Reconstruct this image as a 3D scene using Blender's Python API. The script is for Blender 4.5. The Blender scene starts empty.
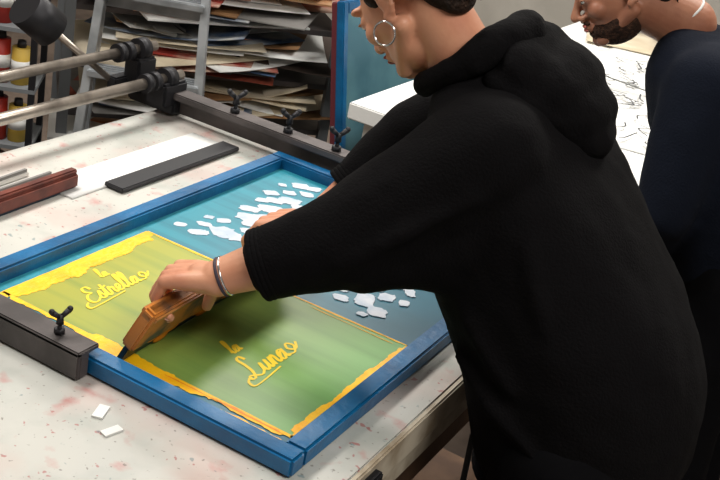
import bpy, bmesh, math, random
from mathutils import Vector, Matrix, Euler
random.seed(7)
V=Vector
scene=bpy.context.scene
scene.view_settings.view_transform='Standard'
scene.view_settings.exposure=0.0

# ---------------------------------------------------------------- materials
def lin(c):
    c=[x/255.0 for x in c[:3]]
    return tuple([(x/12.92 if x<=0.04045 else ((x+0.055)/1.055)**2.4) for x in c])+(1.0,)
def mat(name,col,rough=0.6,metal=0.0,col2=None,scale=8.0,bump=0.0,bscale=40.0,detail=4.0,spec=0.5,lo=0.4,hi=0.65):
    m=bpy.data.materials.new(name); m.use_nodes=True
    nt=m.node_tree; b=nt.nodes['Principled BSDF']
    b.inputs['Base Color'].default_value=lin(col)
    b.inputs['Roughness'].default_value=rough
    b.inputs['Metallic'].default_value=metal
    b.inputs['Specular IOR Level'].default_value=spec
    tc=nt.nodes.new('ShaderNodeTexCoord')
    if col2 is not None:
        n=nt.nodes.new('ShaderNodeTexNoise'); n.inputs['Scale'].default_value=scale; n.inputs['Detail'].default_value=detail
        r=nt.nodes.new('ShaderNodeValToRGB')
        r.color_ramp.elements[0].position=lo; r.color_ramp.elements[1].position=hi
        r.color_ramp.elements[0].color=lin(col); r.color_ramp.elements[1].color=lin(col2)
        nt.links.new(tc.outputs['Object'],n.inputs['Vector'])
        nt.links.new(n.outputs['Fac'],r.inputs['Fac']); nt.links.new(r.outputs['Color'],b.inputs['Base Color'])
    if bump>0:
        n=nt.nodes.new('ShaderNodeTexNoise'); n.inputs['Scale'].default_value=bscale; n.inputs['Detail'].default_value=5
        bp=nt.nodes.new('ShaderNodeBump'); bp.inputs['Strength'].default_value=bump; bp.inputs['Distance'].default_value=0.01
        nt.links.new(tc.outputs['Object'],n.inputs['Vector'])
        nt.links.new(n.outputs['Fac'],bp.inputs['Height']); nt.links.new(bp.outputs['Normal'],b.inputs['Normal'])
    return m

M={}
M['blue']=mat('frame_blue_paint',(8,100,152),0.4,0,(4,74,118),9,0.15,60)
M['steel_dark']=mat('dark_steel',(88,82,82),0.5,0.4,(66,62,62),12,0.1,60)
M['steel_black']=mat('black_iron',(38,38,42),0.5,0.5)
M['chrome']=mat('worn_pipe',(175,165,155),0.35,0.8,(120,112,104),14)
M['alu']=mat('aluminium',(190,195,200),0.4,0.6,(150,155,160),10)
M['wood_red']=mat('red_wood',(112,52,38),0.5,0,(82,34,26),20)
M['wood_org']=mat('inky_squeegee_body',(196,122,50),0.5,0,(70,66,66),13,lo=.50,hi=.62)
M['wood_hnd']=mat('squeegee_handle_wood',(186,128,70),0.5,0,(150,96,48),16)
M['rubber']=mat('blade_rubber',(30,48,66),0.5)
M['yellow']=mat('yellow_ink',(250,194,20),0.45,0,(242,174,10),25,0.2,120)
M['yellow2']=mat('orange_ink',(230,134,20),0.5)
M['script']=mat('script_yellow',(246,208,40),0.5)
M['whiteart']=mat('stencil_white',(204,210,220),0.6,0,(174,188,204),30)
M['paper']=mat('white_paper',(226,227,226),0.7)
M['paper_cream']=mat('cream_paper',(218,206,184),0.8,0,(194,180,154),6)
M['paper_brown']=mat('brown_card',(150,112,74),0.85,0,(116,82,52),7)
M['paper_grey']=mat('grey_card',(120,118,116),0.85)
M['paper_red']=mat('red_card',(150,70,50),0.8)
M['paper_dark']=mat('dark_card',(60,48,42),0.85)
M['print_orange']=mat('orange_print',(190,104,52),0.7,0,(210,176,134),9)
M['print_blue']=mat('blue_print',(66,92,128),0.7,0,(176,178,176),9)
M['print_red']=mat('red_print',(158,52,44),0.7,0,(206,190,170),8)
M['print_yellow']=mat('yellow_print',(200,168,76),0.7,0,(214,200,168),8,lo=.3,hi=.5)
M['pencil']=mat('pencil_marks',(70,72,76),0.8)
M['black']=mat('black_strip',(34,34,38),0.6)
M['tabletrim']=mat('table_trim',(196,186,168),0.5,0,(150,134,112),14)
M['wood_dk']=mat('under_wood',(112,84,62),0.75,0,(84,60,44),9)
M['hoodie']=mat('black_cotton',(10,9,11),0.95,0,None,8,0.25,240,spec=0.10)
M['navy']=mat('navy_cotton',(17,22,34),0.95,0,None,8,0.25,240,spec=0.15)
M['pants']=mat('dark_denim',(10,10,13),0.95,spec=0.1)
M['shoe']=mat('shoe_black',(18,18,20),0.6)
M['sole']=mat('shoe_sole',(190,186,180),0.7)
M['skin']=mat('skin_light',(210,152,122),0.5,0,(196,132,104),14,0.05,150)
M['skin2']=mat('skin_tan',(172,118,92),0.5,0,(152,98,76),14,0.05,150)
M['lips']=mat('lips',(176,96,88),0.45)
M['nail']=mat('nail',(226,178,160),0.3)
M['hair']=mat('dark_hair',(26,18,14),0.7,0,(50,34,25),60,0.6,180,spec=.25)
M['beard']=mat('beard_hair',(44,30,24),0.85,0,(78,54,42),120,0.8,260,spec=.2)
M['eye']=mat('eye_white',(226,222,216),0.25)
M['iris']=mat('eye_iris',(48,32,22),0.2)
M['silver']=mat('silver',(214,214,218),0.2,0.95)
M['band']=mat('bracelet_cord',(52,44,60),0.7)
M['redpaint']=mat('red_paint',(170,42,30),0.5)
M['orangepaint']=mat('orange_paint',(206,104,36),0.5)
M['label']=mat('gold_label',(204,170,70),0.6)
M['wall']=mat('wall_paint',(196,192,184),0.85,0,(180,176,168),3)
M['ceil']=mat('ceiling_paint',(214,212,206),0.9)
M['floor']=mat('concrete_floor',(104,90,80),0.8,0,(76,64,56),5,0.1,30)
M['teal_screen']=mat('teal_mesh_fabric',(84,128,140),0.6,0,(60,104,120),5)
M['maroon']=mat('maroon_paint',(104,40,48),0.6)
M['grey']=mat('grey_plastic',(112,116,120),0.6)
M['acryl']=mat('pale_acrylic',(204,202,198),0.3)
M['lampwhite']=mat('lamp_housing',(230,230,228),0.5)

# stained white table top
def table_mat():
    m=bpy.data.materials.new('stained_white_top'); m.use_nodes=True; nt=m.node_tree; b=nt.nodes['Principled BSDF']
    b.inputs['Roughness'].default_value=0.35
    tc=nt.nodes.new('ShaderNodeTexCoord')
    def noise(s,d,lo,hi,off=0):
        n=nt.nodes.new('ShaderNodeTexNoise'); n.inputs['Scale'].default_value=s; n.inputs['Detail'].default_value=d
        mp=nt.nodes.new('ShaderNodeMapping'); mp.inputs['Location'].default_value=(off,off*.7,0)
        mr=nt.nodes.new('ShaderNodeMapRange'); mr.inputs['From Min'].default_value=lo; mr.inputs['From Max'].default_value=hi
        nt.links.new(tc.outputs['Object'],mp.inputs['Vector']); nt.links.new(mp.outputs['Vector'],n.inputs['Vector']); nt.links.new(n.outputs['Fac'],mr.inputs['Value']); return mr.outputs['Result']
    def mix(fac,a,bc,k=1.0):
        x=nt.nodes.new('ShaderNodeMix'); x.data_type='RGBA'
        mm=nt.nodes.new('ShaderNodeMath'); mm.operation='MULTIPLY'; mm.inputs[1].default_value=k
        nt.links.new(fac,mm.inputs[0]); nt.links.new(mm.outputs[0],x.inputs['Factor'])
        if isinstance(a,tuple): x.inputs['A'].default_value=a
        else: nt.links.new(a,x.inputs['A'])
        x.inputs['B'].default_value=bc
        return x.outputs['Result']
    c=mix(noise(3,3,.4,.7),lin((198,197,191)),lin((178,180,176)))
    c=mix(noise(5,4,.50,.74,3.1),c,lin((200,134,124)),0.42)
    c=mix(noise(9,5,.50,.72,7.7),c,lin((144,154,148)),0.5)
    c=mix(noise(16,5,.59,.71,1.3),c,lin((186,76,74)),0.5)
    c=mix(noise(100,2,.67,.71,5.5),c,lin((96,88,80)),0.6)
    c=mix(noise(60,2,.69,.72,9.1),c,lin((160,50,52)),0.6)
    c=mix(noise(52,2,.71,.74,2.1),c,lin((60,110,120)),0.5)
    nt.links.new(c,b.inputs['Base Color'])
    return m
M['table']=table_mat()

# ink layer, streaked along the pull direction
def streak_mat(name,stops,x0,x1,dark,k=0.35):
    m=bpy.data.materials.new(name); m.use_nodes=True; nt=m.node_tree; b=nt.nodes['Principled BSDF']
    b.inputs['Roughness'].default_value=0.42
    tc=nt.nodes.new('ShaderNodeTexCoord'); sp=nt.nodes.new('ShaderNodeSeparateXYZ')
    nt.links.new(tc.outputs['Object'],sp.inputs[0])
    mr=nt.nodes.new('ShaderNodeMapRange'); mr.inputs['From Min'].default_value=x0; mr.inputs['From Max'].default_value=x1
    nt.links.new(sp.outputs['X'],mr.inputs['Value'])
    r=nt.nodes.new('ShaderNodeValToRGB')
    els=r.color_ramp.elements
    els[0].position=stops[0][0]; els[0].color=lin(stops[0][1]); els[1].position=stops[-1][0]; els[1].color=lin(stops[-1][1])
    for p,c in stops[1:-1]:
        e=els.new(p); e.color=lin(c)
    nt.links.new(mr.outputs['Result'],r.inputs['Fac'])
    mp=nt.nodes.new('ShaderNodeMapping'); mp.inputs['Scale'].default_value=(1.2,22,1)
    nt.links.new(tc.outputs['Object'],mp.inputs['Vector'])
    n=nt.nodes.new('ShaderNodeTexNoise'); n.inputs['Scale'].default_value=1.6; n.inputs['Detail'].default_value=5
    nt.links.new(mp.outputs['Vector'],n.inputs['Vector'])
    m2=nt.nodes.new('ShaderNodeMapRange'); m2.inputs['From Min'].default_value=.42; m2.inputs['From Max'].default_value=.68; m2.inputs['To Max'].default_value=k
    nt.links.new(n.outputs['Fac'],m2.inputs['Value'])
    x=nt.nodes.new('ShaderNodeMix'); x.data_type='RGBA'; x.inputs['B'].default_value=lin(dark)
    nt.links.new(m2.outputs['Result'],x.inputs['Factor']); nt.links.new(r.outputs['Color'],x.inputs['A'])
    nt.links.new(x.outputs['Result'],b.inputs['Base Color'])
    return m
M['green']=streak_mat('green_ink_layer',[(0,(162,160,58)),(0.35,(148,156,64)),(0.6,(124,154,74)),(1,(108,160,94))],-1.19,-.6,(84,126,62),0.45)
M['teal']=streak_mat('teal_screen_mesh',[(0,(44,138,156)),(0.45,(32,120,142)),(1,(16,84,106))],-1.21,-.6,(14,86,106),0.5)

# ---------------------------------------------------------------- builder
class B:
    def __init__(s): s.bm=bmesh.new(); s.mats=[]
    def mi(s,m):
        m=M[m] if isinstance(m,str) else m
        if m not in s.mats: s.mats.append(m)
        return s.mats.index(m)
    def _fin(s,geom,m,mtx):
        i=s.mi(m); vs=[g for g in geom if isinstance(g,bmesh.types.BMVert)]
        bmesh.ops.transform(s.bm,matrix=mtx,verts=vs)
        fs=set(f for v in vs for f in v.link_faces)
        for f in fs: f.material_index=i; f.smooth=True
        return vs
    def box(s,c,size,m,R=None,bev=0.0):
        r=bmesh.ops.create_cube(s.bm,size=1.0)
        mt=Matrix.Translation(V(c))@(R.to_4x4() if R else Matrix.Identity(4))@Matrix.Diagonal((size[0],size[1],size[2],1))
        vs=s._fin(r['verts'],m,mt)
        for f in set(f for v in vs for f in v.link_faces): f.smooth=False
        if bev>0:
            es=set(e for v in vs for e in v.link_edges)
            i=s.mi(m)
            rb=bmesh.ops.bevel(s.bm,geom=list(es),offset=bev,segments=2,affect='EDGES')
            for f in rb['faces']: f.material_index=i
    def cone(s,p1,p2,r1,r2,m,seg=20,cap=True):
        p1=V(p1);p2=V(p2);d=p2-p1;L=d.length
        if L<1e-6: return
        r=bmesh.ops.create_cone(s.bm,cap_ends=cap,segments=seg,radius1=r1,radius2=r2,depth=L)
        q=V((0,0,1)).rotation_difference(d.normalized())
        mt=Matrix.Translation((p1+p2)/2)@q.to_matrix().to_4x4()
        vs=s._fin(r['verts'],m,mt)
        for f in set(f for v in vs for f in v.link_faces):
            if len(f.verts)>4: f.smooth=False
    def ell(s,c,r,m,R=None,u=20,v=14):
        if not hasattr(r,'__len__'): r=(r,r,r)
        g=bmesh.ops.create_uvsphere(s.bm,u_segments=u,v_segments=v,radius=1)
        mt=Matrix.Translation(V(c))@(R.to_4x4() if R else Matrix.Identity(4))@Matrix.Diagonal((r[0],r[1],r[2],1))
        return s._fin(g['verts'],m,mt)
    def cap(s,p1,p2,r1,r2,m,seg=20):
        s.cone(p1,p2,r1,r2,m,seg); s.ell(p1,r1,m,u=seg,v=12); s.ell(p2,r2,m,u=seg,v=12)
    def chain(s,pts,rs,m,seg=20):
        for i in range(len(pts)-1): s.cone(pts[i],pts[i+1],rs[i],rs[i+1],m,seg)
        for p,r in zip(pts,rs): s.ell(p,r,m,u=seg,v=12)
    def loft(s,secs,m,n=40,sub=4,exp=.85):
        """closed lofted tube; secs = (x,y,z,rx,ry), horizontal sections"""
        i=s.mi(m)
        P=catmull([V(q[:3]) for q in secs],sub); Rr=catmull([V((q[3],q[4],0)) for q in secs],sub)
        rings=[]
        for c,r in zip(P,Rr):
            ring=[]
            for k in range(n):
                t=2*math.pi*k/n; a,b_=math.cos(t),math.sin(t)
                ring.append(s.bm.verts.new((c.x+r.x*math.copysign(abs(a)**exp,a),c.y+r.y*math.copysign(abs(b_)**exp,b_),c.z)))
            rings.append(ring)
        for a in range(len(rings)-1):
            for k in range(n):
                f=s.bm.faces.new((rings[a][k],rings[a][(k+1)%n],rings[a+1][(k+1)%n],rings[a+1][k])); f.material_index=i; f.smooth=True
        f=s.bm.faces.new(rings[0][::-1]); f.material_index=i
        f=s.bm.faces.new(rings[-1]); f.material_index=i
    def torus(s,c,R,r,m,rot=None,n=36,k=10):
        i=s.mi(m); rings=[]
        rot=rot or Matrix.Identity(3)
        for a in range(n):
            t=2*math.pi*a/n; ring=[]
            for b in range(k):
                p=2*math.pi*b/k
                q=V(((R+r*math.cos(p))*math.cos(t),(R+r*math.cos(p))*math.sin(t),r*math.sin(p)))
                ring.append(s.bm.verts.new(V(c)+rot@q))
            rings.append(ring)
        for a in range(n):
            for b in range(k):
                f=s.bm.faces.new((rings[a][b],rings[(a+1)%n][b],rings[(a+1)%n][(b+1)%k],rings[a][(b+1)%k])); f.material_index=i; f.smooth=True
    def prism(s,pts,z0,z1,m):
        i=s.mi(m)
        t=[s.bm.verts.new((p[0],p[1],z1)) for p in pts]; b=[s.bm.verts.new((p[0],p[1],z0)) for p in pts]
        n=len(pts); fs=[s.bm.faces.new(t),s.bm.faces.new(b[::-1])]
        for k in range(n): fs.append(s.bm.faces.new((b[k],b[(k+1)%n],t[(k+1)%n],t[k])))
        for f in fs: f.material_index=i; f.smooth=False
    def sheet(s,c,w,l,rz,m,tilt=0,curl=0,th=0.0015,R=None,tilt2=None):
        i=s.mi(m); nx,ny=7,5; g=[]
        Rm=R or (Euler((tilt,tilt*0.5 if tilt2 is None else tilt2,rz)).to_matrix())
        cx=random.uniform(-.5,.5)
        for side in (0,1):
            gg=[]
            for a in range(nx):
                row=[]
                for b in range(ny):
                    x=(a/(nx-1)-.5); y=(b/(ny-1)-.5)
                    z=curl*((x-cx)**2)*1.2+curl*0.5*y*y-side*th
                    row.append(s.bm.verts.new(V(c)+Rm@V((x*w,y*l,z))))
                gg.append(row)
            g.append(gg)
        for a in range(nx-1):
            for b in range(ny-1):
                for side in (0,1):
                    q=[g[side][a][b],g[side][a+1][b],g[side][a+1][b+1],g[side][a][b+1]]
                    if side: q=q[::-1]
                    f=s.bm.faces.new(q); f.material_index=i; f.smooth=True
        for a in range(nx-1):
            for b in (0,ny-1):
                f=s.bm.faces.new([g[0][a][b],g[0][a+1][b],g[1][a+1][b],g[1][a][b]]); f.material_index=i
        for b in range(ny-1):
            for a in (0,nx-1):
                f=s.bm.faces.new([g[0][a][b],g[0][a][b+1],g[1][a][b+1],g[1][a][b]]); f.material_index=i
    def ribbon(s,pts,wfun,z,m):
        i=s.mi(m); L=[];Rr=[]
        n=len(pts)
        for k in range(n):
            a=V(pts[max(k-1,0)]);b=V(pts[min(k+1,n-1)]); d=(b-a)
            if d.length<1e-9: d=V((1,0))
            d.normalize(); nrm=V((-d.y,d.x)); w=wfun(k/(n-1),d)/2
            p=V(pts[k]); zz=z+0.00002*k/n
            L.append(s.bm.verts.new((p.x+nrm.x*w,p.y+nrm.y*w,zz))); Rr.append(s.bm.verts.new((p.x-nrm.x*w,p.y-nrm.y*w,zz)))
        for k in range(n-1):
            f=s.bm.faces.new((Rr[k],Rr[k+1],L[k+1],L[k])); f.material_index=i
    def done(s,name,parent=None,remesh=0,smooth=0,disp=0,dscale=.1,subd=0):
        bmesh.ops.recalc_face_normals(s.bm,faces=s.bm.faces[:])
        me=bpy.data.meshes.new(name); s.bm.to_mesh(me); s.bm.free()
        for m in s.mats: me.materials.append(m)
        o=bpy.data.objects.new(name,me); scene.collection.objects.link(o)
        if remesh:
            r=o.modifiers.new('remesh','REMESH'); r.mode='VOXEL'; r.voxel_size=remesh; r.use_smooth_shade=True
        if smooth:
            q=o.modifiers.new('smooth','SMOOTH'); q.factor=0.5; q.iterations=smooth
        if disp:
            t=bpy.data.textures.new(name+'_folds','CLOUDS'); t.noise_scale=dscale; t.noise_depth=2
            d=o.modifiers.new('folds','DISPLACE'); d.texture=t; d.strength=disp; d.mid_level=0.5; d.texture_coords='LOCAL'
        if parent: o.parent=parent
        return o
def empty(name,loc=(0,0,0)):
    e=bpy.data.objects.new(name,None); scene.collection.objects.link(e); e.empty_display_size=.1
    return e
def Rz(a): return Matrix.Rotation(a,3,'Z')
def catmull(P,n=8):
    P=[V(p) for p in P]; out=[]
    Q=[P[0]*2-P[1]]+P+[P[-1]*2-P[-2]]
    for i in range(1,len(Q)-2):
        for k in range(n):
            t=k/n;a,b,c,d=Q[i-1],Q[i],Q[i+1],Q[i+2]
            out.append(0.5*((2*b)+(c-a)*t+(2*a-5*b+4*c-d)*t*t+(3*b-a-3*c+d)*t**3))
    out.append(P[-1]); return out

# ---------------------------------------------------------------- room
def slab(name,c,s,m):
    b=B(); b.box(c,s,m); return b.done(name)
slab('floor',(-.75,2.2,-.05),(8.5,8.6,.1),'floor')
slab('ceiling',(-.75,2.2,3.05),(8.5,8.6,.1),'ceil')
slab('wall_back',(-.75,6.45,1.5),(8.5,.1,3.0),'wall')
slab('wall_front',(-.75,-2.05,1.5),(8.5,.1,3.0),'wall')
slab('wall_left',(-4.95,2.2,1.5),(.1,8.4,3.0),'wall')
slab('wall_right',(3.45,2.2,1.5),(.1,8.4,3.0),'wall')

# ---------------------------------------------------------------- printing table
TZ=.81
b=B()
b.box((-1.07,1.475,TZ-.02),(1.15,1.65,.04),'table',bev=.004)
b.box((-.494,1.475,TZ-.03),(.012,1.65,.055),'tabletrim',bev=.003)
b.box((-.515,1.475,TZ-.085),(.03,1.62,.06),'tabletrim',bev=.004)
b.box((-1.625,1.475,TZ-.085),(.03,1.62,.09),'tabletrim',bev=.004)
b.box((-1.07,.67,TZ-.085),(1.1,.03,.09),'tabletrim',bev=.004)
b.box((-1.07,2.28,TZ-.085),(1.1,.03,.09),'tabletrim',bev=.004)
for x in (-.56,-1.58):
    for y in (.72,2.24): b.box((x,y,.36),(.07,.07,.72),'wood_dk',bev=.004)
b.box((-1.07,1.475,.2),(1.0,1.5,.03),'wood_dk',bev=.003)
b.box((-.545,1.475,.62),(.03,1.5,.07),'wood_dk',bev=.003)
b.box((-.485,1.24,TZ-.06),(.02,.05,.09),'steel_black',bev=.003)
b.done('printing_table')

# ---------------------------------------------------------------- screen frame
FX0,FX1,FY0,FY1,FT=-1.245,-.558,1.13,2.13,.843
b=B(); w=.035
b.box(((FX0+FX1)/2,FY0+w/2,(TZ+FT)/2+.001),(FX1-FX0,w,FT-TZ-.002),'blue',bev=.004)
b.box(((FX0+FX1)/2,FY1-w/2,(TZ+FT)/2+.001),(FX1-FX0,w,FT-TZ-.002),'blue',bev=.004)
b.box((FX0+w/2,(FY0+FY1)/2,(TZ+FT)/2+.0012),(w,FY1-FY0-2*w+.002,FT-TZ-.002),'blue',bev=.004)
b.box((FX1-w/2,(FY0+FY1)/2,(TZ+FT)/2+.0012),(w,FY1-FY0-2*w+.002,FT-TZ-.002),'blue',bev=.004)
MZ=TZ+.007
ix0,ix1,iy0,iy1=FX0+w-.002,FX1-w+.002,FY0+w-.002,FY1-w+.002
b.prism([(ix0,iy0),(ix1,iy0),(ix1,iy1),(ix0,iy1)],MZ-.001,MZ,'teal')
scr=empty('printing_frame')
o=b.done('frame_and_mesh',scr)
# ink areas
GX0,GX1,GY0,GY1=-1.185,ix1-.008,1.212,1.585
b=B()
def ragrect(x0,x1,y0,y1,amp,step=.012):
    pts=[]
    def seg(a,c):
        n=max(2,int((V(c)-V(a)).length/step))
        d=(V(c)-V(a)).normalized(); nn=V((-d.y,d.x))
        for k in range(n): 
            p=V(a).lerp(V(c),k/n)+nn*random.uniform(-amp,amp); pts.append((p.x,p.y))
    seg((x0,y0),(x1,y0));seg((x1,y0),(x1,y1));seg((x1,y1),(x0,y1));seg((x0,y1),(x0,y0))
    return pts
b.prism(ragrect(GX0,GX1,GY0,GY1,.0012),MZ,MZ+.0006,'green')
b.done('green_ink',scr)
b=B()
def band(a,c,w0,w1,amp,z,m,off=0,step=.003):
    """ragged squeegeed band from a to c; positive width = left of the direction"""
    a=V(a);c=V(c);d=(c-a);L=d.length;d.normalize();nn=V((-d.y,d.x));n=int(L/step)
    sg=1 if w0>=0 else -1
    ph=[random.uniform(0,6.28) for _ in range(5)]
    def wob(s_): return (math.sin(s_*38+ph[0])*.5+math.sin(s_*83+ph[1])*.3+math.sin(s_*170+ph[2])*.22+math.sin(s_*410+ph[3])*.12)
    lo=[];hi=[]
    for k in range(n+1):
        t=k/n; s_=L*t
        wd=sg*max(.0010,abs(w0+(w1-w0)*t)+amp*wob(s_)+random.uniform(-1,1)*amp*.10)
        if t<.04 or t>.96: wd*=.6
        p=a+d*s_; lo.append(p+nn*(off+amp*.10*wob(s_+5))); hi.append(p+nn*(off+wd))
    i=b.mi(m)
    lv=[b.bm.verts.new((p.x,p.y,z)) for p in lo]; hv=[b.bm.verts.new((p.x,p.y,z)) for p in hi]
    for k in range(n):
        f=b.bm.faces.new((lv[k],lv[k+1],hv[k+1],hv[k])); f.material_index=i
z1=MZ+.0012
# left side: wide yellow puddle (direction -Y : positive = +X)
band((GX0-.002,GY1-.004),(GX0-.002,GY0-.014),.034,.036,.008,z1,'yellow')
band((GX0+.024,GY1-.08),(GX0+.024,GY0+.12),.008,.018,.008,z1+.0002,'yellow')
# near side (direction +X : positive = +Y)
band((GX0,GY0+.002),(GX1,GY0+.002),-.009,-.012,.004,z1,'yellow')
band((-1.0,GY0+.003),(-.74,GY0+.001),-.038,-.014,.008,z1+.0002,'yellow')
band((-1.0,GY0-.004),(-.82,GY0-.002),.014,.006,.005,z1+.00025,'yellow')
band((-.92,GY0-.027),(-.60,GY0-.024),.007,.005,.004,z1+.0003,'yellow')
band((-.84,GY0-.006),(-.62,GY0-.006),.003,.004,.003,z1+.0004,'yellow2')
# right side (direction +Y : positive = -X)
band((GX1,GY0-.006),(GX1,GY1),.019,.016,.004,z1,'yellow')
band((GX1,GY0-.006),(GX1,GY0+.10),.007,.003,.004,z1+.0002,'yellow2')
# far side, thin (direction -X : positive = -Y)
band((GX1,GY1),(GX0,GY1),.0045,.0060,.0014,z1,'yellow')
band((GX1-.03,GY1-.014),(-.8,GY1-.012),.002,.002,.0008,z1,'yellow')
b.done('yellow_ink',scr)

# white artwork strokes in the teal field
b=B()
def stroke(x,y,l,wd,ang,z):
    n=26;pts=[]
    sk=random.uniform(-.3,.3)
    for k in range(n):
        t=2*math.pi*k/n; cx=math.copysign(abs(math.cos(t))**.5,math.cos(t)); cy=math.copysign(abs(math.sin(t))**.5,math.sin(t))
        q=V((cx*l/2*random.uniform(.86,1.12)+cy*wd*.5*sk,cy*wd/2*random.uniform(.82,1.12))); q.rotate(Matrix.Rotation(ang,2))
        pts.append((x+q.x,y+q.y))
    b.prism(pts,MZ,z,'whiteart')
cl=[(-1.165,1.66,.024,.016),(-1.135,1.70,.03,.018),(-1.085,1.70,.05,.045),(-1.06,1.745,.03,.022),(-1.12,1.745,.03,.018),(-1.15,1.735,.02,.014),(-1.12,1.66,.04,.02),(-1.06,1.70,.03,.03),
(-1.10,1.80,.05,.03),(-1.065,1.83,.06,.036),(-1.035,1.80,.045,.024),(-1.12,1.84,.045,.024),(-1.09,1.875,.055,.032),(-1.05,1.88,.05,.034),(-1.13,1.90,.03,.018),(-1.075,1.78,.04,.026),(-1.045,1.85,.05,.026),
(-1.14,1.95,.035,.022),(-1.115,1.985,.03,.02),(-1.09,1.945,.05,.03),(-1.05,1.935,.05,.026),(-1.085,2.01,.03,.022),(-1.15,2.01,.02,.014),(-1.02,1.87,.04,.03),(-1.0,1.84,.03,.02),(-1.11,1.92,.04,.024),(-1.04,1.98,.03,.022),(-1.12,2.04,.04,.026),(-1.09,2.05,.03,.022),
(-1.01,1.92,.03,.02),(-.97,1.80,.04,.03),(-.93,1.86,.04,.02),(-.9,1.78,.03,.03),(-.88,1.72,.04,.02),
(-.835,1.66,.03,.022),(-.80,1.685,.026,.03),(-.78,1.645,.028,.022),(-.745,1.675,.036,.046),(-.705,1.65,.034,.032),(-.72,1.715,.03,.028),(-.752,1.735,.028,.02),
(-.785,1.735,.024,.026),(-.80,1.79,.022,.028),(-.765,1.79,.03,.042),(-.732,1.785,.034,.046),(-.698,1.77,.02,.030),(-.715,1.845,.026,.034),(-.75,1.86,.022,.034),(-.685,1.72,.018,.022),(-.82,1.73,.022,.02),(-.72,1.62,.018,.014),(-.68,1.83,.016,.03)]
for k,(x,y,l,wd) in enumerate(cl):
    g=x>-.9
    stroke(x,y,l*(1.05 if g else 1.0),wd*(1.12 if g else 1.2),random.uniform(-.25,.25)+(.35 if g else .6),MZ+.001+.00003*k)
b.done('white_artwork',scr)

# cursive lettering
G={'L':([[(1.0,1.9),(.75,2.4),(.4,2.2),(.5,1.4),(.45,.6),(.15,.05),(-.2,.1),(-.1,.4),(.35,.2),(.9,-.05),(1.35,.2)]],1.35),
'E':([[(1.15,1.8),(.95,2.3),(.5,2.3),(.4,1.75),(.85,1.3),(.35,1.2),(.0,.7),(.15,.1),(.65,-.05),(1.2,.3)]],1.2),
'u':([[(0,.15),(.25,.95),(.2,.3),(.4,.0),(.65,.3),(.82,.98),(.78,.3),(.92,0),(1.1,.15)]],1.1),
'n':([[(0,.15),(.2,.95),(.22,.5),(.2,0),(.28,.55),(.52,.97),(.68,.7),(.66,.2),(.8,0),(1,.15)]],1.0),
'a':([[(0,.15),(.45,.7),(.72,.85),(.45,1),(.12,.6),(.15,.1),(.4,0),(.7,.5),(.8,.98),(.74,.3),(.87,0),(1.05,.15)]],1.05),
'l':([[(0,.15),(.42,1.3),(.55,2.1),(.35,2.35),(.22,1.8),(.2,.5),(.35,0),(.6,.15)]],.6),
'e':([[(0,.15),(.4,.45),(.58,.8),(.4,1),(.15,.7),(.15,.2),(.4,0),(.75,.15)]],.75),
't':([[(0,.15),(.25,1.2),(.32,1.9),(.25,.8),(.25,.2),(.4,0),(.6,.15)],[(-.1,1.35),(.3,1.3),(.75,1.5)]],.6),
'r':([[(0,.15),(.2,1.1),(.35,.88),(.58,.9),(.52,.3),(.62,0),(.8,.15)]],.8),
's':([[(0,.15),(.4,1.15),(.45,.7),(.6,.3),(.4,0),(.1,.12),(.4,.02),(.75,.15)]],.75)}
def script(bb,txt,origin,size,ang,swash=True,th=.0034):
    ca,sa=math.cos(ang),math.sin(ang); x=0
    def tr(p):
        px=(p[0]+p[1]*.28)*size; py=p[1]*size
        return (origin[0]+px*ca-py*sa, origin[1]+px*sa+py*ca)
    zz=MZ+.0014
    for ch in txt:
        st,adv=G[ch]
        for q in st:
            P=catmull([tr((x+p[0],p[1])) for p in q],7)
            bb.ribbon(P,lambda t,d:th*(.75+.9*abs(d.x)),zz,'script'); zz+=.00003
        x+=adv
    if swash:
        q=[(x-.1,.1),(x+.5,.0),(x+1.0,.6),(x+.6,1.1),(x+.3,.6),(x+.9,.2),(x+1.5,.8)]
        bb.ribbon(catmull([tr(p) for p in q],8),lambda t,d:th*(.7+.8*abs(d.x)),zz,'script')
        q=[(-.3,.3),(-.7,.0),(-.6,-.5),(.4,-.55),(x*.6,-.35)]
        bb.ribbon(catmull([tr(p) for p in q],8),lambda t,d:th*(.7+.8*abs(d.x)),zz+.00004,'script')
b=B()
script(b,'Estrella',(-1.062,1.292),.0200,math.pi/2,True,.0033)
script(b,'la',(-1.114,1.372),.0125,math.pi/2,False,.0027)
script(b,'Luna',(-.735,1.300),.0235,math.pi/2,True,.0037)
script(b,'la',(-.802,1.335),.016,math.pi/2,False,.0031)
b.done('script_lettering',scr)

# ---------------------------------------------------------------- press clamps / beams / pipes
def wingbolt(b,x,y,z,a=0,k=1.0):
    b.cone((x,y,z-.01),(x,y,z+.028*k),.005*k,.005*k,'steel_black',10)
    b.cone((x,y,z),(x,y,z+.012*k),.012*k,.012*k,'steel_black',6)
    b.cone((x,y,z+.024*k),(x,y,z+.045*k),.009*k,.006*k,'steel_black',12)
    d=V((math.cos(a),math.sin(a),0))
    p=V((x,y,z+.038*k))
    for s in (1,-1):
        b.cone(p,p+d*.02*s*k+V((0,0,.016*k)),.005*k,.007*k,'steel_black',10)
        b.ell(p+d*.021*s*k+V((0,0,.018*k)),.007*k,'steel_black',u=10,v=8)
press=empty('printing_press_arm')
b=B()
b.box((-1.12,2.165,.872),(1.02,.052,.018),'steel_dark',bev=.003)
b.box((-1.12,2.18,.846),(1.02,.02,.05),'steel_dark',bev=.003)
for x in (-1.400,-1.245,-1.11,-.72): wingbolt(b,x,2.16,.881,.9,.95)
b.box((-1.60,2.15,.875),(.06,.09,.06),'steel_black',bev=.006)
b.box((-1.69,2.15,.895),(.05,.07,.09),'steel_black',bev=.006)
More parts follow.
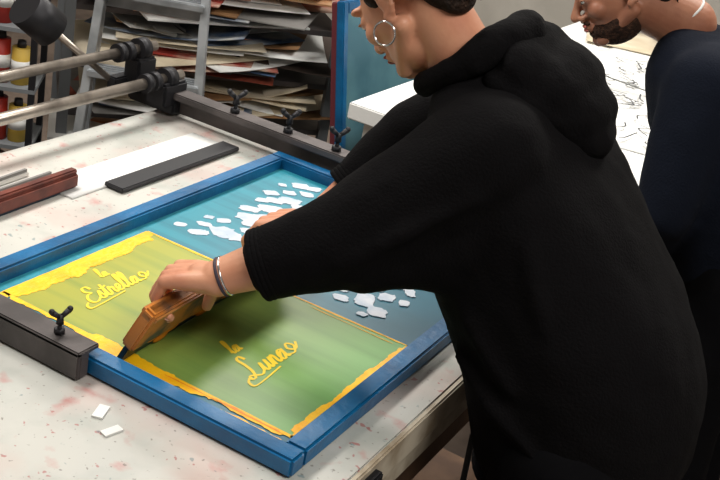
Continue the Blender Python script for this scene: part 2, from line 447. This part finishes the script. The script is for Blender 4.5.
b.box((-1.645,2.17,.845),(.15,.05,.05),'steel_black',bev=.006)
b.box((-1.61,2.20,.835),(.06,.05,.045),'steel_black',bev=.004)
b.done('rear_hinge_beam',press)
b=B()
b.cone((-1.6,.95,.91),(-1.6,2.2,.91),.0135,.0135,'chrome',24)
b.cone((-1.69,.95,.96),(-1.69,2.2,.96),.0125,.0125,'chrome',24)
for x,z in ((-1.6,.91),(-1.69,.96)):
    for y in (2.055,2.085): b.cone((x,y,z),(x,y+.018,z),.023,.023,'steel_black',24)
    b.cone((x,2.13,z),(x,2.16,z),.027,.027,'steel_black',24)
b.cone((-1.6,1.05,.91),(-1.6,1.17,.91),.026,.026,'steel_black',24)
b.cone((-1.69,1.05,.96),(-1.69,1.17,.96),.026,.026,'steel_black',24)
b.done('guide_pipes',press)
b=B()
b.cone((-1.72,2.10,.865),(-1.785,1.90,1.03),.008,.008,'chrome',16)
d=(V((-1.785,1.90,1.03))-V((-1.72,2.10,.865))).normalized()
p=V((-1.785,1.90,1.03))
b.cone(p-d*.03,p+d*.06,.046,.046,'steel_black',32); b.cone(p-d*.04,p-d*.03,.02,.046,'steel_black',32)
b.box((-1.715,2.11,.87),(.03,.07,.04),'steel_black',bev=.004)
b.done('counterweight',press)
b=B()
b.box((-1.325,1.127,.856),(.80,.046,.009),'steel_dark',bev=.002)
b.box((-1.325,1.109,.836),(.80,.010,.046),'steel_dark',bev=.002)
b.box((-.930,1.118,.836),(.012,.02,.046),'steel_dark',bev=.002)
b.box((-1.66,1.11,.89),(.14,.06,.05),'steel_black',bev=.004)
wingbolt(b,-.985,1.127,.861,1.2,.7); wingbolt(b,-1.155,1.127,.861,1.2,.7)
b.done('front_clamp_beam',press)

# ---------------------------------------------------------------- things on the table
b=B(); b.sheet((-1.432,1.85,TZ+.004),.095,.52,0,'paper',0,.0,th=.003)
b.done('paper_strip')
b=B(); b.box((-1.365,1.90,TZ+.008),(.050,.42,.010),'black',bev=.002); b.done('black_foam_strip')
b=B()
b.box((-1.42,1.50,TZ+.022),(.028,.27,.03),'wood_red',Rz(.03),bev=.004)
b.box((-1.42,1.50,TZ+.006),(.012,.265,.012),'rubber',Rz(.03))
b.box((-1.42,1.50,TZ+.040),(.018,.27,.01),'wood_red',Rz(.03),bev=.003)
b.done('wooden_squeegee')
b=B()
for k,(x,y,a) in enumerate(((-1.485,1.50,.03),(-1.52,1.47,.06))):
    b.box((x,y,TZ+.006),(.022,.27,.010),'acryl',Rz(a),bev=.002); b.box((x+.006,y,TZ+.014),(.006,.26,.007),'paper_grey',Rz(a))
b.done('acrylic_scraper')
b=B(); b.sheet((-1.53,1.33,TZ+.003),.16,.14,.3,'paper',0,.004); b.done('scrap_paper')
for (x,y,w_,l_,a) in ((-.848,1.072,.016,.032,.35),(-.806,1.047,.014,.03,-.25)):
    b=B(); b.box((x,y,TZ+.0018),(w_,l_,.003),'paper',Rz(a)); b.done('paper_chip')

# ---------------------------------------------------------------- hand-held squeegee
b=B()
n0=V((-.862,1.178,.930)); f0=V((-.880,1.63,.930)); l0=V((-.914,1.178,MZ+.002)); l1=V((-.932,1.63,MZ+.002))
ax=(f0-n0).normalized(); up=((n0-l0)-(n0-l0).project(ax)).normalized(); th=ax.cross(up).normalized()
R=Matrix((th,ax,up)).transposed(); H=(n0-l0).length; C=(n0+f0+l0+l1)/4; L=(f0-n0).length
b.box(C+up*(.018),(.024,L,H-.036),'wood_org',R,bev=.004)
b.box(C+up*(H/2-.012),(.030,L,.024),'wood_hnd',R,bev=.008)
b.box(C-up*(H/2-.024),(.009,L-.006,.046),'rubber',R,bev=.002)
for k in range(9):
    b.ell(C-up*(H/2-.012-random.uniform(0,.02))+ax*random.uniform(-L/2+.03,L/2-.03)+th*.006,(.004,random.uniform(.012,.03),random.uniform(.006,.012)),random.choice(('yellow','yellow2')),R,12,8)
b.done('screen_printing_squeegee')

# ---------------------------------------------------------------- people
def head(par,C,f,upv,skin,hair='hair',beard=False,earring=False,sc=1.0,neck_to=None,nr=.052):
    f=V(f).normalized(); u=V(upv); u=(u-u.project(f)).normalized(); r=f.cross(u)
    R=Matrix((r,f,u)).transposed(); C=V(C)
    def P(x,y,z): return C+R@(V((x,y,z))*sc)
    def rr(*a): return tuple(k*sc for k in a)
    b=B()
    b.ell(P(0,-.018,.042),rr(.075,.095,.082),skin,R,32,24)
    b.ell(P(0,.022,-.005),rr(.063,.068,.085),skin,R,28,20)
    b.ell(P(0,.032,-.062),rr(.050,.052,.042),skin,R,24,16)
    b.ell(P(0,.074,-.088),rr(.020,.016,.016),skin,R)
    for s in (-1,1):
        b.cap(P(s*.058,-.005,-.045),P(s*.02,.068,-.088),.016*sc,.014*sc,skin)
        b.ell(P(s*.036,.060,-.022),rr(.024,.024,.022),skin,R)
        b.ell(P(s*.030,.080,.026),rr(.024,.010,.008),skin,R)
        b.ell(P(s*.031,.0745,.004),rr(.017,.014,.012),skin,R)
        b.ell(P(s*.012,.094,-.034),rr(.008,.010,.008),skin,R)
        for k in range(10):
            a=math.radians(-100+k*28); b.ell(P(s*(.078+.004*math.sin(a)),-.012-.014*math.cos(a),.0+.026*math.sin(a)),rr(.0055,.006,.006),skin,R,10,8)
        b.ell(P(s*.073,-.008,-.002),rr(.006,.013,.022),skin,R)
        b.ell(P(s*.074,-.002,-.028),rr(.006,.008,.009),skin,R)
    b.chain([P(0,.086,.020),P(0,.100,-.008),P(0,.110,-.028)],[.007*sc,.008*sc,.011*sc],skin)
    b.ell(P(0,.086,-.055),rr(.024,.012,.014),skin,R)
    if neck_to is not None:
        b.cap(P(0,-.025,-.035),V(neck_to),nr*sc,nr*1.08,skin,28)
    b.done('head',par,.0035,4)
    b=B()
    b.ell(P(0,.0955,-.051),rr(.021,.0055,.0045),'lips',R); b.ell(P(0,.0945,-.060),rr(.018,.006,.0055),'lips',R)
    b.done('lips',par)
    b=B()
    for s in (-1,1):
        b.ell(P(s*.031,.0845,.002),rr(.011,.006,.0045),'eye',R); b.ell(P(s*.031,.0885,.0005),rr(.0045,.003,.004),'iris',R)
        b.ell(P(s*.031,.0862,.0065),rr(.014,.006,.0035),skin,R)
        b.cap(P(s*.016,.0895,.028),P(s*.046,.080,.030),.0035,.0025,hair,10)
    b.done('eyes',par)
    def shell(name,cen,rad,keep,m,dsp,shrink=.82):
        bb=B(); vs=bb.ell((0,0,0),(1,1,1),m,None,72,48)
        for v in vs:
            n=v.co.copy(); loc=V((n.x*rad[0]+cen[0],n.y*rad[1]+cen[1],n.z*rad[2]+cen[2]))
            k=max(0,min(1,keep(loc)*60+.5))
            s_=shrink+(1-shrink)*k+ (random.uniform(-dsp,dsp) if k>.6 else 0)
            v.co=P(n.x*rad[0]*s_+cen[0],n.y*rad[1]*s_+cen[1],n.z*rad[2]*s_+cen[2])
        bb.done(name,par,0,1)
    def hk(p):
        if p.y>.035: return p.z-.070-(p.y-.035)*.1
        if p.y>.012: return p.z-(-.012 if abs(p.x)>.05 else .07)
        if p.y>-.03: return p.z-(.030+(p.y+.03)*.3)
        return p.z-(-.060+(p.y+.06)*2.9 if p.y>-.06 else -.07)
    shell('hair',(0,-.022,.044),(.083,.102,.090),hk,hair,.012)
    # locks combed back from the temples to the nape
    b=B(); b.ell(P(0,-.070,-.014),rr(.056,.038,.056),hair,R,28,20); b.ell(P(0,-.072,-.048),rr(.038,.022,.030),hair,R,24,16)
    for s in (-1,1):
        for k in range(9):
            z0=.008+.011*k
            b.chain([P(s*(.078-.001*k),.010-.004*k,z0+.02),P(s*.085,-.035,z0+.012),P(s*.072,-.082,z0-.030),P(s*.034,-.108,z0-.062)],[.0025*sc,.0045*sc,.0052*sc,.0025*sc],hair,10)
    for k in range(7):
        x0=-.036+.012*k
        b.chain([P(x0,-.108,.0),P(x0*.9,-.106,-.035),P(x0*.7,-.094,-.070-.004*(k%2))],[.005*sc,.005*sc,.0016*sc],hair,8)
    b.done('nape_hair',par,.0028,0)
    if beard:
        def bk(p):
            if abs(p.x)<.024 and -.066<p.z<-.046: return -1
            lim=-.060+max(0,(.055-p.y))*.50
            return lim-p.z
        shell('beard',(0,.030,-.055),(.057,.064,.056),bk,'beard',.018)
        b=B()
        b.cap(P(-.024,.088,-.046),P(0,.097,-.040),.004,.005,'beard'); b.cap(P(.024,.088,-.046),P(0,.097,-.040),.004,.005,'beard')
        b.done('moustache',par)
    if earring:
        for s in (-1,1):
            lobe=P(s*.080,-.002,-.034)
            c=lobe+V((0,0,-.018))
            b=B(); b.torus(c,.0175,.0015,'silver',Matrix.Rotation(math.pi/2,3,'X')@Matrix.Identity(3)); b.done('hoop_earring',par)
    return R

def hand(bb,bn,W,F,D,S,skin,bends=(48,100,150)):
    W=V(W);F=V(F).normalized();D=V(D);D=(D-D.project(F)).normalized();S=V(S);S=(S-S.project(F)-S.project(D)).normalized()
    def P(f,s,d): return W+F*f+S*s+D*d
    offs=[.031,.0105,-.0105,-.030]; kl=[.086,.089,.084,.076]
    lens=[(.042,.025,.020),(.046,.029,.021),(.043,.027,.020),(.034,.021,.018)]
    bb.chain([P(-.01,0,0),P(.03,0,.002)],[.026,.025],skin)
    for i in range(4):
        bb.chain([P(.005,offs[i]*.45,0),P(.05,offs[i]*.85,-.002),P(kl[i],offs[i],0)],[.017,.0135,.0115],skin,14)
        p=P(kl[i],offs[i],0); r0=.0098 if i<3 else .0088
        pts=[p];rs=[r0+.001]
        for j,L in enumerate(lens[i]):
            a=math.radians(bends[j]+ (i-1.5)*4); p=p+(F*math.cos(a)+D*math.sin(a))*L+S*(offs[i]*.05)
            pts.append(p); rs.append(r0-.0008*(j+1))
        bb.chain(pts,rs,skin,14)
        a2=math.radians(bends[2]); nd=(F*math.sin(a2)-D*math.cos(a2)); fd=(F*math.cos(a2)+D*math.sin(a2))
        Rn=Matrix((S,fd,nd)).transposed()
        bn.ell(p+nd*(rs[-1]-.001)-fd*.003,(.0055,.007,.002),'nail',Rn,12,8)
    bb.ell(P(.045,0,.004),(.034,.034,.016),skin,Matrix((F,S,D)).transposed())
    t=[P(.018,.018,.006),P(.034,.040,.022),P(.046,.050,.048),P(.056,.046,.070)]
    bb.chain(t,[.016,.0135,.0105,.009],skin,16)
    bn.ell(t[-1]+S*.0075,(.006,.002,.0075),'nail',Matrix((F,S,D)).transposed(),12,8)

# ---- printer (black hoodie)
p1=empty('printer_person')
NB=V((-.600,1.565,1.325))
HC=(-.708,1.53,1.416)
head(p1,HC,(-.62,.26,-.76),(-.72,.10,.68),'skin',earring=True,neck_to=(-.59,1.565,1.31),nr=.050)
b=B(); m='hoodie'
b.loft([(-.275,1.60,.735,.160,.185),(-.285,1.60,.80,.180,.200),(-.305,1.60,.88,.194,.207),(-.338,1.595,.96,.206,.208),(-.388,1.59,1.04,.208,.203),
        (-.438,1.59,1.12,.190,.200),(-.480,1.595,1.20,.156,.205),(-.520,1.595,1.27,.120,.190),(-.555,1.585,1.325,.085,.120),(-.575,1.58,1.35,.06,.08)],m)
b.cap((-.50,1.45,1.25),(-.54,1.74,1.26),.086,.084,m)
# left (near) sleeve
ShL=V((-.50,1.44,1.25)); ElL=V((-.645,1.355,1.085)); WrL=V((-.805,1.262,.982))
CuL=ElL.lerp(WrL,.54)
b.chain([ShL,ShL.lerp(ElL,.5)+V((0,0,-.005)),ElL,ElL.lerp(WrL,.28),CuL],[.088,.083,.077,.069,.058],m,28)
# right (far) sleeve
ShR=V((-.54,1.75,1.265)); ElR=V((-.715,1.675,1.145)); WrR=V((-.822,1.56,.980)); CuR=ElR.lerp(WrR,.50)
b.chain([ShR,ShR.lerp(ElR,.5),ElR,ElR.lerp(WrR,.25),CuR],[.084,.077,.070,.062,.052],m,28)
b.chain([V((-.48,1.50,1.15)),V((-.55,1.44,1.10)),V((-.62,1.37,1.06))],[.11,.09,.06],m)
for (a_,c_,r_) in (((-.52,1.385,1.27),(-.66,1.30,1.12),.016),((-.47,1.36,1.21),(-.62,1.285,1.07),.014),
                   ((-.40,1.40,1.16),(-.30,1.40,.98),.014),((-.50,1.42,1.05),(-.36,1.385,.93),.014),((-.46,1.41,.94),(-.30,1.39,.84),.013)):
    b.chain([V(a_),V(a_).lerp(V(c_),.5)+V((0,-.008,0)),V(c_)],[r_*.6,r_,r_*.6],m,12)
b.done('hoodie',p1,.008,9,.014,.11)
b=B()
for k in range(7):
    b.loft([(-.275,1.60,.715+.006*k,.158,.183),(-.275,1.60,.719+.006*k,.162,.187),(-.275,1.60,.721+.006*k,.158,.183)],m,48,2)
b.done('hoodie_hem',p1)
# hood hanging behind the neck
b=B()
sd=V((0,1,0)); upn=V((-.45,0,.89)); bk_=V((.89,0,.45))
ring=[]
for k in range(15):
    a=math.radians(-155+310*k/14)            # 0 = back of the neck
    back_=math.cos(a)
    c=NB+V((.006,0,.012))+bk_*(.082*back_)+sd*(.094*math.sin(a))+upn*(.030*max(0,back_)-.018*max(0,-back_))
    ring.append((c,.020+.014*max(0,back_)))
b.chain([r[0] for r in ring],[r[1] for r in ring],m,16)
b.done('hood_opening',p1,.006,4,.010,.05)
b=B()
for (c,r_) in (((-.505,1.585,1.363),(.066,.115,.042)),((-.465,1.600,1.342),(.066,.110,.050)),((-.425,1.605,1.305),(.050,.085,.046)),((-.400,1.605,1.270),(.034,.055,.036))):
    b.ell(c,r_,m,Matrix.Rotation(.75,3,'Y'),28,18)
for s_ in (-1,1):
    b.chain([V((-.53,1.59+s_*.105,1.340)),V((-.47,1.60+s_*.105,1.320)),V((-.42,1.605+s_*.065,1.285)),V((-.390,1.605,1.252))],[.020,.020,.017,.015],m,16)
b.done('hood',p1,.007,5,.014,.07)
b=B()
for c,wv,rr_ in ((CuL,WrL,.056),(CuR,WrR,.050)):
    d=(wv-c).normalized(); q_=V((0,0,1)).rotation_difference(d).to_matrix()
    for k in range(5): b.torus(c+d*(.030-.007*k),rr_-.0045,.0055,m,q_)
b.done('sleeve_cuffs',p1)
b=B()
b.chain([V((-.27,1.50,.80)),V((-.28,1.49,.48)),V((-.22,1.48,.10))],[.125,.090,.066],'pants')
b.chain([V((-.27,1.71,.80)),V((-.27,1.72,.48)),V((-.20,1.73,.10))],[.125,.090,.066],'pants')
b.ell((-.27,1.605,.79),(.15,.18,.11),'pants')
b.done('trousers',p1,.012,3,.012,.08)
b=B()
for y in (1.48,1.73):
    b.ell((-.26,y,.05),(.12,.045,.045),'shoe'); b.ell((-.21,y,.08),(.055,.045,.06),'shoe')
    b.box((-.26,y,.012),(.24,.085,.022),'sole',bev=.008)
b.done('shoes',p1)
b=B(); bn=B()
b.chain([ElL,ElL.lerp(WrL,.35),ElL.lerp(WrL,.7),WrL],[.046,.044,.036,.0285],'skin')
hand(b,bn,WrL,(-1,-.12,-.28),(-.2,0,-1),(0,1,0),'skin')
b.done('left_arm_and_hand',p1,.0026,3); bn.done('left_nails',p1)
b=B(); bn=B()
b.chain([ElR,ElR.lerp(WrR,.35),ElR.lerp(WrR,.7),WrR],[.042,.041,.032,.0265],'skin')
hand(b,bn,WrR,(-1,-.1,-.28),(-.2,0,-1),(0,-1,0),'skin')
b.done('right_arm_and_hand',p1,.0026,3); bn.done('right_nails',p1)
d=(WrL-ElL).normalized(); b=B(); q_=V((0,0,1)).rotation_difference(d).to_matrix()
b.torus(WrL-d*.006,.0290,.0026,'band',q_)
b.torus(WrL-d*.012,.0300,.0018,'silver',q_)
b.done('bracelet',p1)

# ---- onlooker (navy sweater, beard)
p2=empty('onlooker_person'); m='navy'
head(p2,(-.612,2.35,1.378),(-.78,-.35,-.52),(-.5,-.1,.85),'skin2',beard=True,neck_to=(-.475,2.44,1.325),nr=.056)
b=B()
b.loft([(-.20,2.49,.80,.150,.185),(-.21,2.49,.88,.165,.200),(-.24,2.485,.97,.178,.208),(-.28,2.48,1.06,.185,.212),(-.33,2.475,1.15,.180,.215),(-.375,2.465,1.23,.155,.210),(-.41,2.455,1.29,.112,.16),(-.445,2.448,1.33,.072,.085)],m)
b.cap((-.38,2.32,1.245),(-.40,2.61,1.25),.078,.078,m)
A=[V((-.38,2.29,1.235)),V((-.37,2.25,.98)),V((-.41,2.42,.80))]
A2=[V((-.40,2.64,1.24)),V((-.36,2.69,.98)),V((-.44,2.62,.84))]
for a in (A,A2): b.chain([a[0],a[0].lerp(a[1],.5),a[1],a[2]],[.084,.078,.064,.042],m)
b.done('sweater',p2,.010,12,.012,.12)
b=B()
b.torus((-.497,2.427,1.342),.057,.003,'paper',V((0,0,1)).rotation_difference(V((-.55,-.3,.6)).normalized()).to_matrix()); b.done('undershirt_collar',p2)
b=B()
b.chain([V((-.19,2.39,.84)),V((-.20,2.37,.48)),V((-.15,2.36,.10))],[.12,.08,.06],'pants')
b.chain([V((-.19,2.58,.84)),V((-.19,2.60,.48)),V((-.14,2.61,.10))],[.12,.08,.06],'pants')
b.ell((-.19,2.49,.82),(.14,.18,.11),'pants'); b.done('trousers',p2,.012,3,.010,.08)
b=B()
for y in (2.36,2.61):
    b.ell((-.20,y,.05),(.13,.047,.045),'shoe'); b.ell((-.15,y,.08),(.055,.045,.06),'shoe'); b.box((-.20,y,.012),(.26,.088,.022),'sole',bev=.008)
b.done('shoes',p2)
for nm,a,sd_ in (('left_hand',A,1),('right_hand',A2,-1)):
    b=B(); bn=B(); d=(a[2]-a[1]).normalized(); W=a[2]+d*.03
    b.cap(a[2]-d*.05,W,.029,.026,'skin2')
    hand(b,bn,W,d,(-.3,0,-1),(0,sd_,0) if abs(d.y)<.5 else (sd_,0,0),'skin2',(25,50,75)); b.done(nm,p2,.003,3); bn.done(nm+'_nails',p2)

# ---------------------------------------------------------------- second white table (behind)
b=B()
b.box((-.45,3.84,.775),(1.9,2.18,.05),'paper',bev=.004)
b.box((-.45,3.84,.71),(1.82,2.10,.08),'lampwhite',bev=.003)
for x in (-1.3,.4):
    for y in (2.90,4.8): b.box((x,y,.335),(.06,.06,.67),'alu',bev=.004)
b.done('worktable')
b=B()
for k,(x,y,w_,l_,a,mm) in enumerate(((-.8,3.5,.5,.7,.2,'paper'),(-.9,4.3,.5,.7,-.2,'paper'),(-.4,4.0,.5,.6,.1,'paper'),(-1.15,4.65,.3,.4,.3,'paper_cream'))):
    b.sheet((x,y,.803+.003*k),w_,l_,a,mm,0,.004)
for k in range(90):
    x=random.uniform(-1.05,-.6); y=random.uniform(3.2,4.3); q=[(x,y),(x+random.uniform(-.05,.05),y+random.uniform(.02,.06)),(x+random.uniform(-.07,.07),y+random.uniform(.05,.12))]
    b.ribbon(catmull([V(p) for p in q],5),lambda t,d:.006,.816+k*.00005,'pencil')
b.done('drawing_sheets')

# ---------------------------------------------------------------- paper shelf
S_=V((-.7071,-.7071,0)); D_=V((-.7071,.7071,0)); O=V((-1.76,3.32,0))
def sp(a,dp,z): return O+S_*a+D_*dp+V((0,0,z))
shelf=empty('paper_storage_shelf')
b=B(); LW=.92
levels=[.12,.30,.46,.63,.82,1.06,1.25]
ang=math.atan2(S_.y,S_.x)
for z in levels: b.box(sp(LW/2,.26,z),(LW,.52,.018),'steel_dark',Rz(ang),bev=.002)
for a in (0.01,LW-.01):
    for dp in (0.01,.51): b.box(sp(a,dp,.66),(.035,.035,1.32),'grey',Rz(ang),bev=.002)
b.done('shelf_frame',shelf)
b=B()
pal=['paper_cream','paper_brown','paper','paper_dark','paper_grey','paper_brown','paper_red','print_blue','paper','print_orange','print_red']
pal2=['paper','paper_cream','paper','paper_cream','print_orange','paper_brown','paper','print_blue','paper_grey','print_yellow']
for li,z in enumerate(levels[:-1]):
    zz=z+.012
    top=levels[li+1]-.045-random.uniform(0,.015)
    while zz<top:
        fr=(zz-z)/(levels[li+1]-z)
        mm=random.choice(pal if fr<.4 else pal2)
        w_=random.uniform(.30,.64); l_=random.uniform(.28,.46)
        a=random.uniform(.22,.64); dp=random.uniform(.09,.24)
        cu=random.uniform(0,.16)*fr
        b.sheet(sp(a,dp,zz),w_,l_,ang+random.uniform(-.45,.45),mm,random.uniform(-.08,.05)*(.3+fr),cu,th=random.choice((.002,.002,.002,.004,.006)),tilt2=random.uniform(-.06,.06)*fr)
        zz+=random.uniform(.0025,.009)
b.done('paper_stacks',shelf)

# ---------------------------------------------------------------- step ladder
lad=empty('step_ladder'); b=B()
w_=V((.85,.52,0)).normalized(); nn=V((.52,-.85,0)).normalized(); C0=V((-2.035,2.615,0))
def lp(s,z,front=True):
    half=.205-.055*z
    off=(.22-.17*z) if front else (-.02+.05*z)
    return C0+w_*(s*half)+nn*(off-.10)+V((0,0,z))
Rl=Matrix((w_,-nn,V((0,0,1)))).transposed()
def beam(b,p,q,wx,wy,m):
    d=(q-p); Z=d.normalized(); X=(w_-w_.project(Z)).normalized(); Y=Z.cross(X)
    b.box((p+q)/2,(wx,wy,d.length),m,Matrix((X,Y,Z)).transposed(),bev=.002)
for s in (-1,1):
    beam(b,lp(s,0),lp(s,1.42),.026,.06,'alu')
    beam(b,lp(s,0,False),lp(s,1.40,False),.020,.03,'alu')
for z in (.22,.46,.70,.94,1.18):
    p=(lp(-1,z)+lp(1,z))/2; L=(lp(1,z)-lp(-1,z)).length
    b.box(p,(L,.09,.022),'alu',Rl,bev=.003)
    for k in (-1,0,1): b.box(p+nn*(.02*k)+V((0,0,.012)),(L*.92,.006,.004),'grey',Rl)
for z in (.3,.9):
    p=(lp(-1,z,False)+lp(1,z,False))/2; L=(lp(1,z,False)-lp(-1,z,False)).length
    b.box(p,(L,.02,.03),'alu',Rl,bev=.002)
b.box((lp(-1,1.42)+lp(1,1.42)+lp(-1,1.4,False)+lp(1,1.4,False))/4+V((0,0,.02)),(.32,.16,.03),'grey',Rl,bev=.006)
b.done('ladder_frame',lad)

# ---------------------------------------------------------------- screens leaning against the shelf
b=B()
lean=V((-.19,0,1.05)).normalized(); Rk=Matrix((V((0,1,0)).cross(lean),V((0,1,0)),lean)).transposed()
for k,(mc) in enumerate(('blue','maroon')):
    base=V((-1.428-.036*k,0,.012)); Ht=1.02-.015*k; y0,y1=2.98+.03*k,3.58+.02*k; ym=(y0+y1)/2
    def at(y,h): return V((base.x,y,base.z))+lean*h
    for y in (y0+.014,y1-.014): b.box(at(y,Ht/2),(.028,.028,Ht),mc,Rk,bev=.003)
    for h in (.02,Ht-.02): b.box(at(ym,h),(.028,y1-y0-.056,.036),mc,Rk,bev=.003)
    b.box(at(ym,Ht/2)+V((.008,0,0)),(.004,y1-y0-.05,Ht-.04),'teal_screen',Rk)
b.done('leaning_print_frames')

# ---------------------------------------------------------------- supply rack at left
sc_=empty('supply_rack'); b=B(); cc=V((-2.40,2.36,0)); a0=math.radians(35)
def q(x,y,z): return cc+Rz(a0)@V((x,y,0))+V((0,0,z))
for x in (-.13,.13):
    for y in (-.10,.10): b.box(q(x,y,.6),(.018,.018,1.2),'steel_black',Rz(a0))
for z in (.1,.28,.46,.64,.82,1.18): b.box(q(0,0,z),(.28,.22,.012),'grey',Rz(a0))
b.done('rack',sc_)
b=B()
for z in (.107,.287,.467,.647,.827):
    for x,mm,hh in ((-.088,'redpaint',.12),(-.029,'orangepaint',.11),(.030,'redpaint',.13),(.088,'label',.11)):
        b.cone(q(x,-.055,z),q(x,-.055,z+hh),.027,.027,mm,20); b.cone(q(x,-.055,z+hh),q(x,-.055,z+hh+.02),.014,.012,'black',14)
        b.cone(q(x,-.055,z+hh*.35),q(x,-.055,z+hh*.65),.0277,.0277,'paper',20)
b.done('ink_bottles',sc_)
b=B(); b.box((-2.03,2.06,.20),(.30,.26,.38),'teal_screen',Rz(.5),bev=.01); b.box((-2.03,2.06,.40),(.32,.28,.03),'paper_grey',Rz(.5),bev=.006); b.done('storage_tub')

# cable on floor
cu=bpy.data.curves.new('power_cable','CURVE'); cu.dimensions='3D'; cu.bevel_depth=.006
s=cu.splines.new('NURBS'); pts=[(-.50,1.75,.60),(-.47,1.68,.45),(-.44,1.62,.2),(-.5,1.45,.008),(-.6,1.2,.008),(-.45,.9,.008),(-.3,.5,.008)]
s.points.add(len(pts)-1)
for p,c in zip(s.points,pts): p.co=(*c,1)
s.use_endpoint_u=True; s.order_u=4
o=bpy.data.objects.new('power_cable',cu); scene.collection.objects.link(o); cu.materials.append(M['black'])

# ---------------------------------------------------------------- ceiling lamps and an added fill lamp
def lamp(x,y,e,col=(1,.955,.885)):
    b=B(); b.box((x,y,2.96),(.70,1.5,.06),'lampwhite',bev=.01); o=b.done('ceiling_or_fill_light')
    l=bpy.data.lights.new('tube_or_fill_light','AREA'); l.shape='RECTANGLE'; l.size=.6; l.size_y=1.4; l.energy=e; l.color=col
    lo=bpy.data.objects.new('tube_or_fill_light',l); lo.location=(x,y,2.92); scene.collection.objects.link(lo); lo.parent=o
lamp(-2.0,1.4,60); lamp(-.3,3.6,56); lamp(-2.2,3.9,62); lamp(.7,.6,54)  # last one, front right, is an added fill to lift the shadow beneath the arm
w=bpy.data.worlds.new('world'); scene.world=w; w.use_nodes=True
w.node_tree.nodes['Background'].inputs[0].default_value=(.8,.85,.9,1); w.node_tree.nodes['Background'].inputs[1].default_value=.3

# ---------------------------------------------------------------- camera
X=V((.8545,.349,-.3850)); Y=V((.4865,-.277,.8286)); Z=V((.1817,-.8955,-.4063))   # world axes in camera (x right, y down, z fwd)
right=V((X.x,Y.x,Z.x)).normalized(); down=V((X.y,Y.y,Z.y)); fwd=V((X.z,Y.z,Z.z))
upc=(-down); upc=(upc-upc.project(right)).normalized(); back=right.cross(upc)
cam=bpy.data.cameras.new('camera'); cam.sensor_width=36; cam.lens=36*1107/720; cam.clip_start=.05
co=bpy.data.objects.new('camera',cam); scene.collection.objects.link(co)
co.matrix_world=Matrix.Translation((0,0,1.75))@Matrix((right,upc,back)).transposed().to_4x4()
scene.camera=co
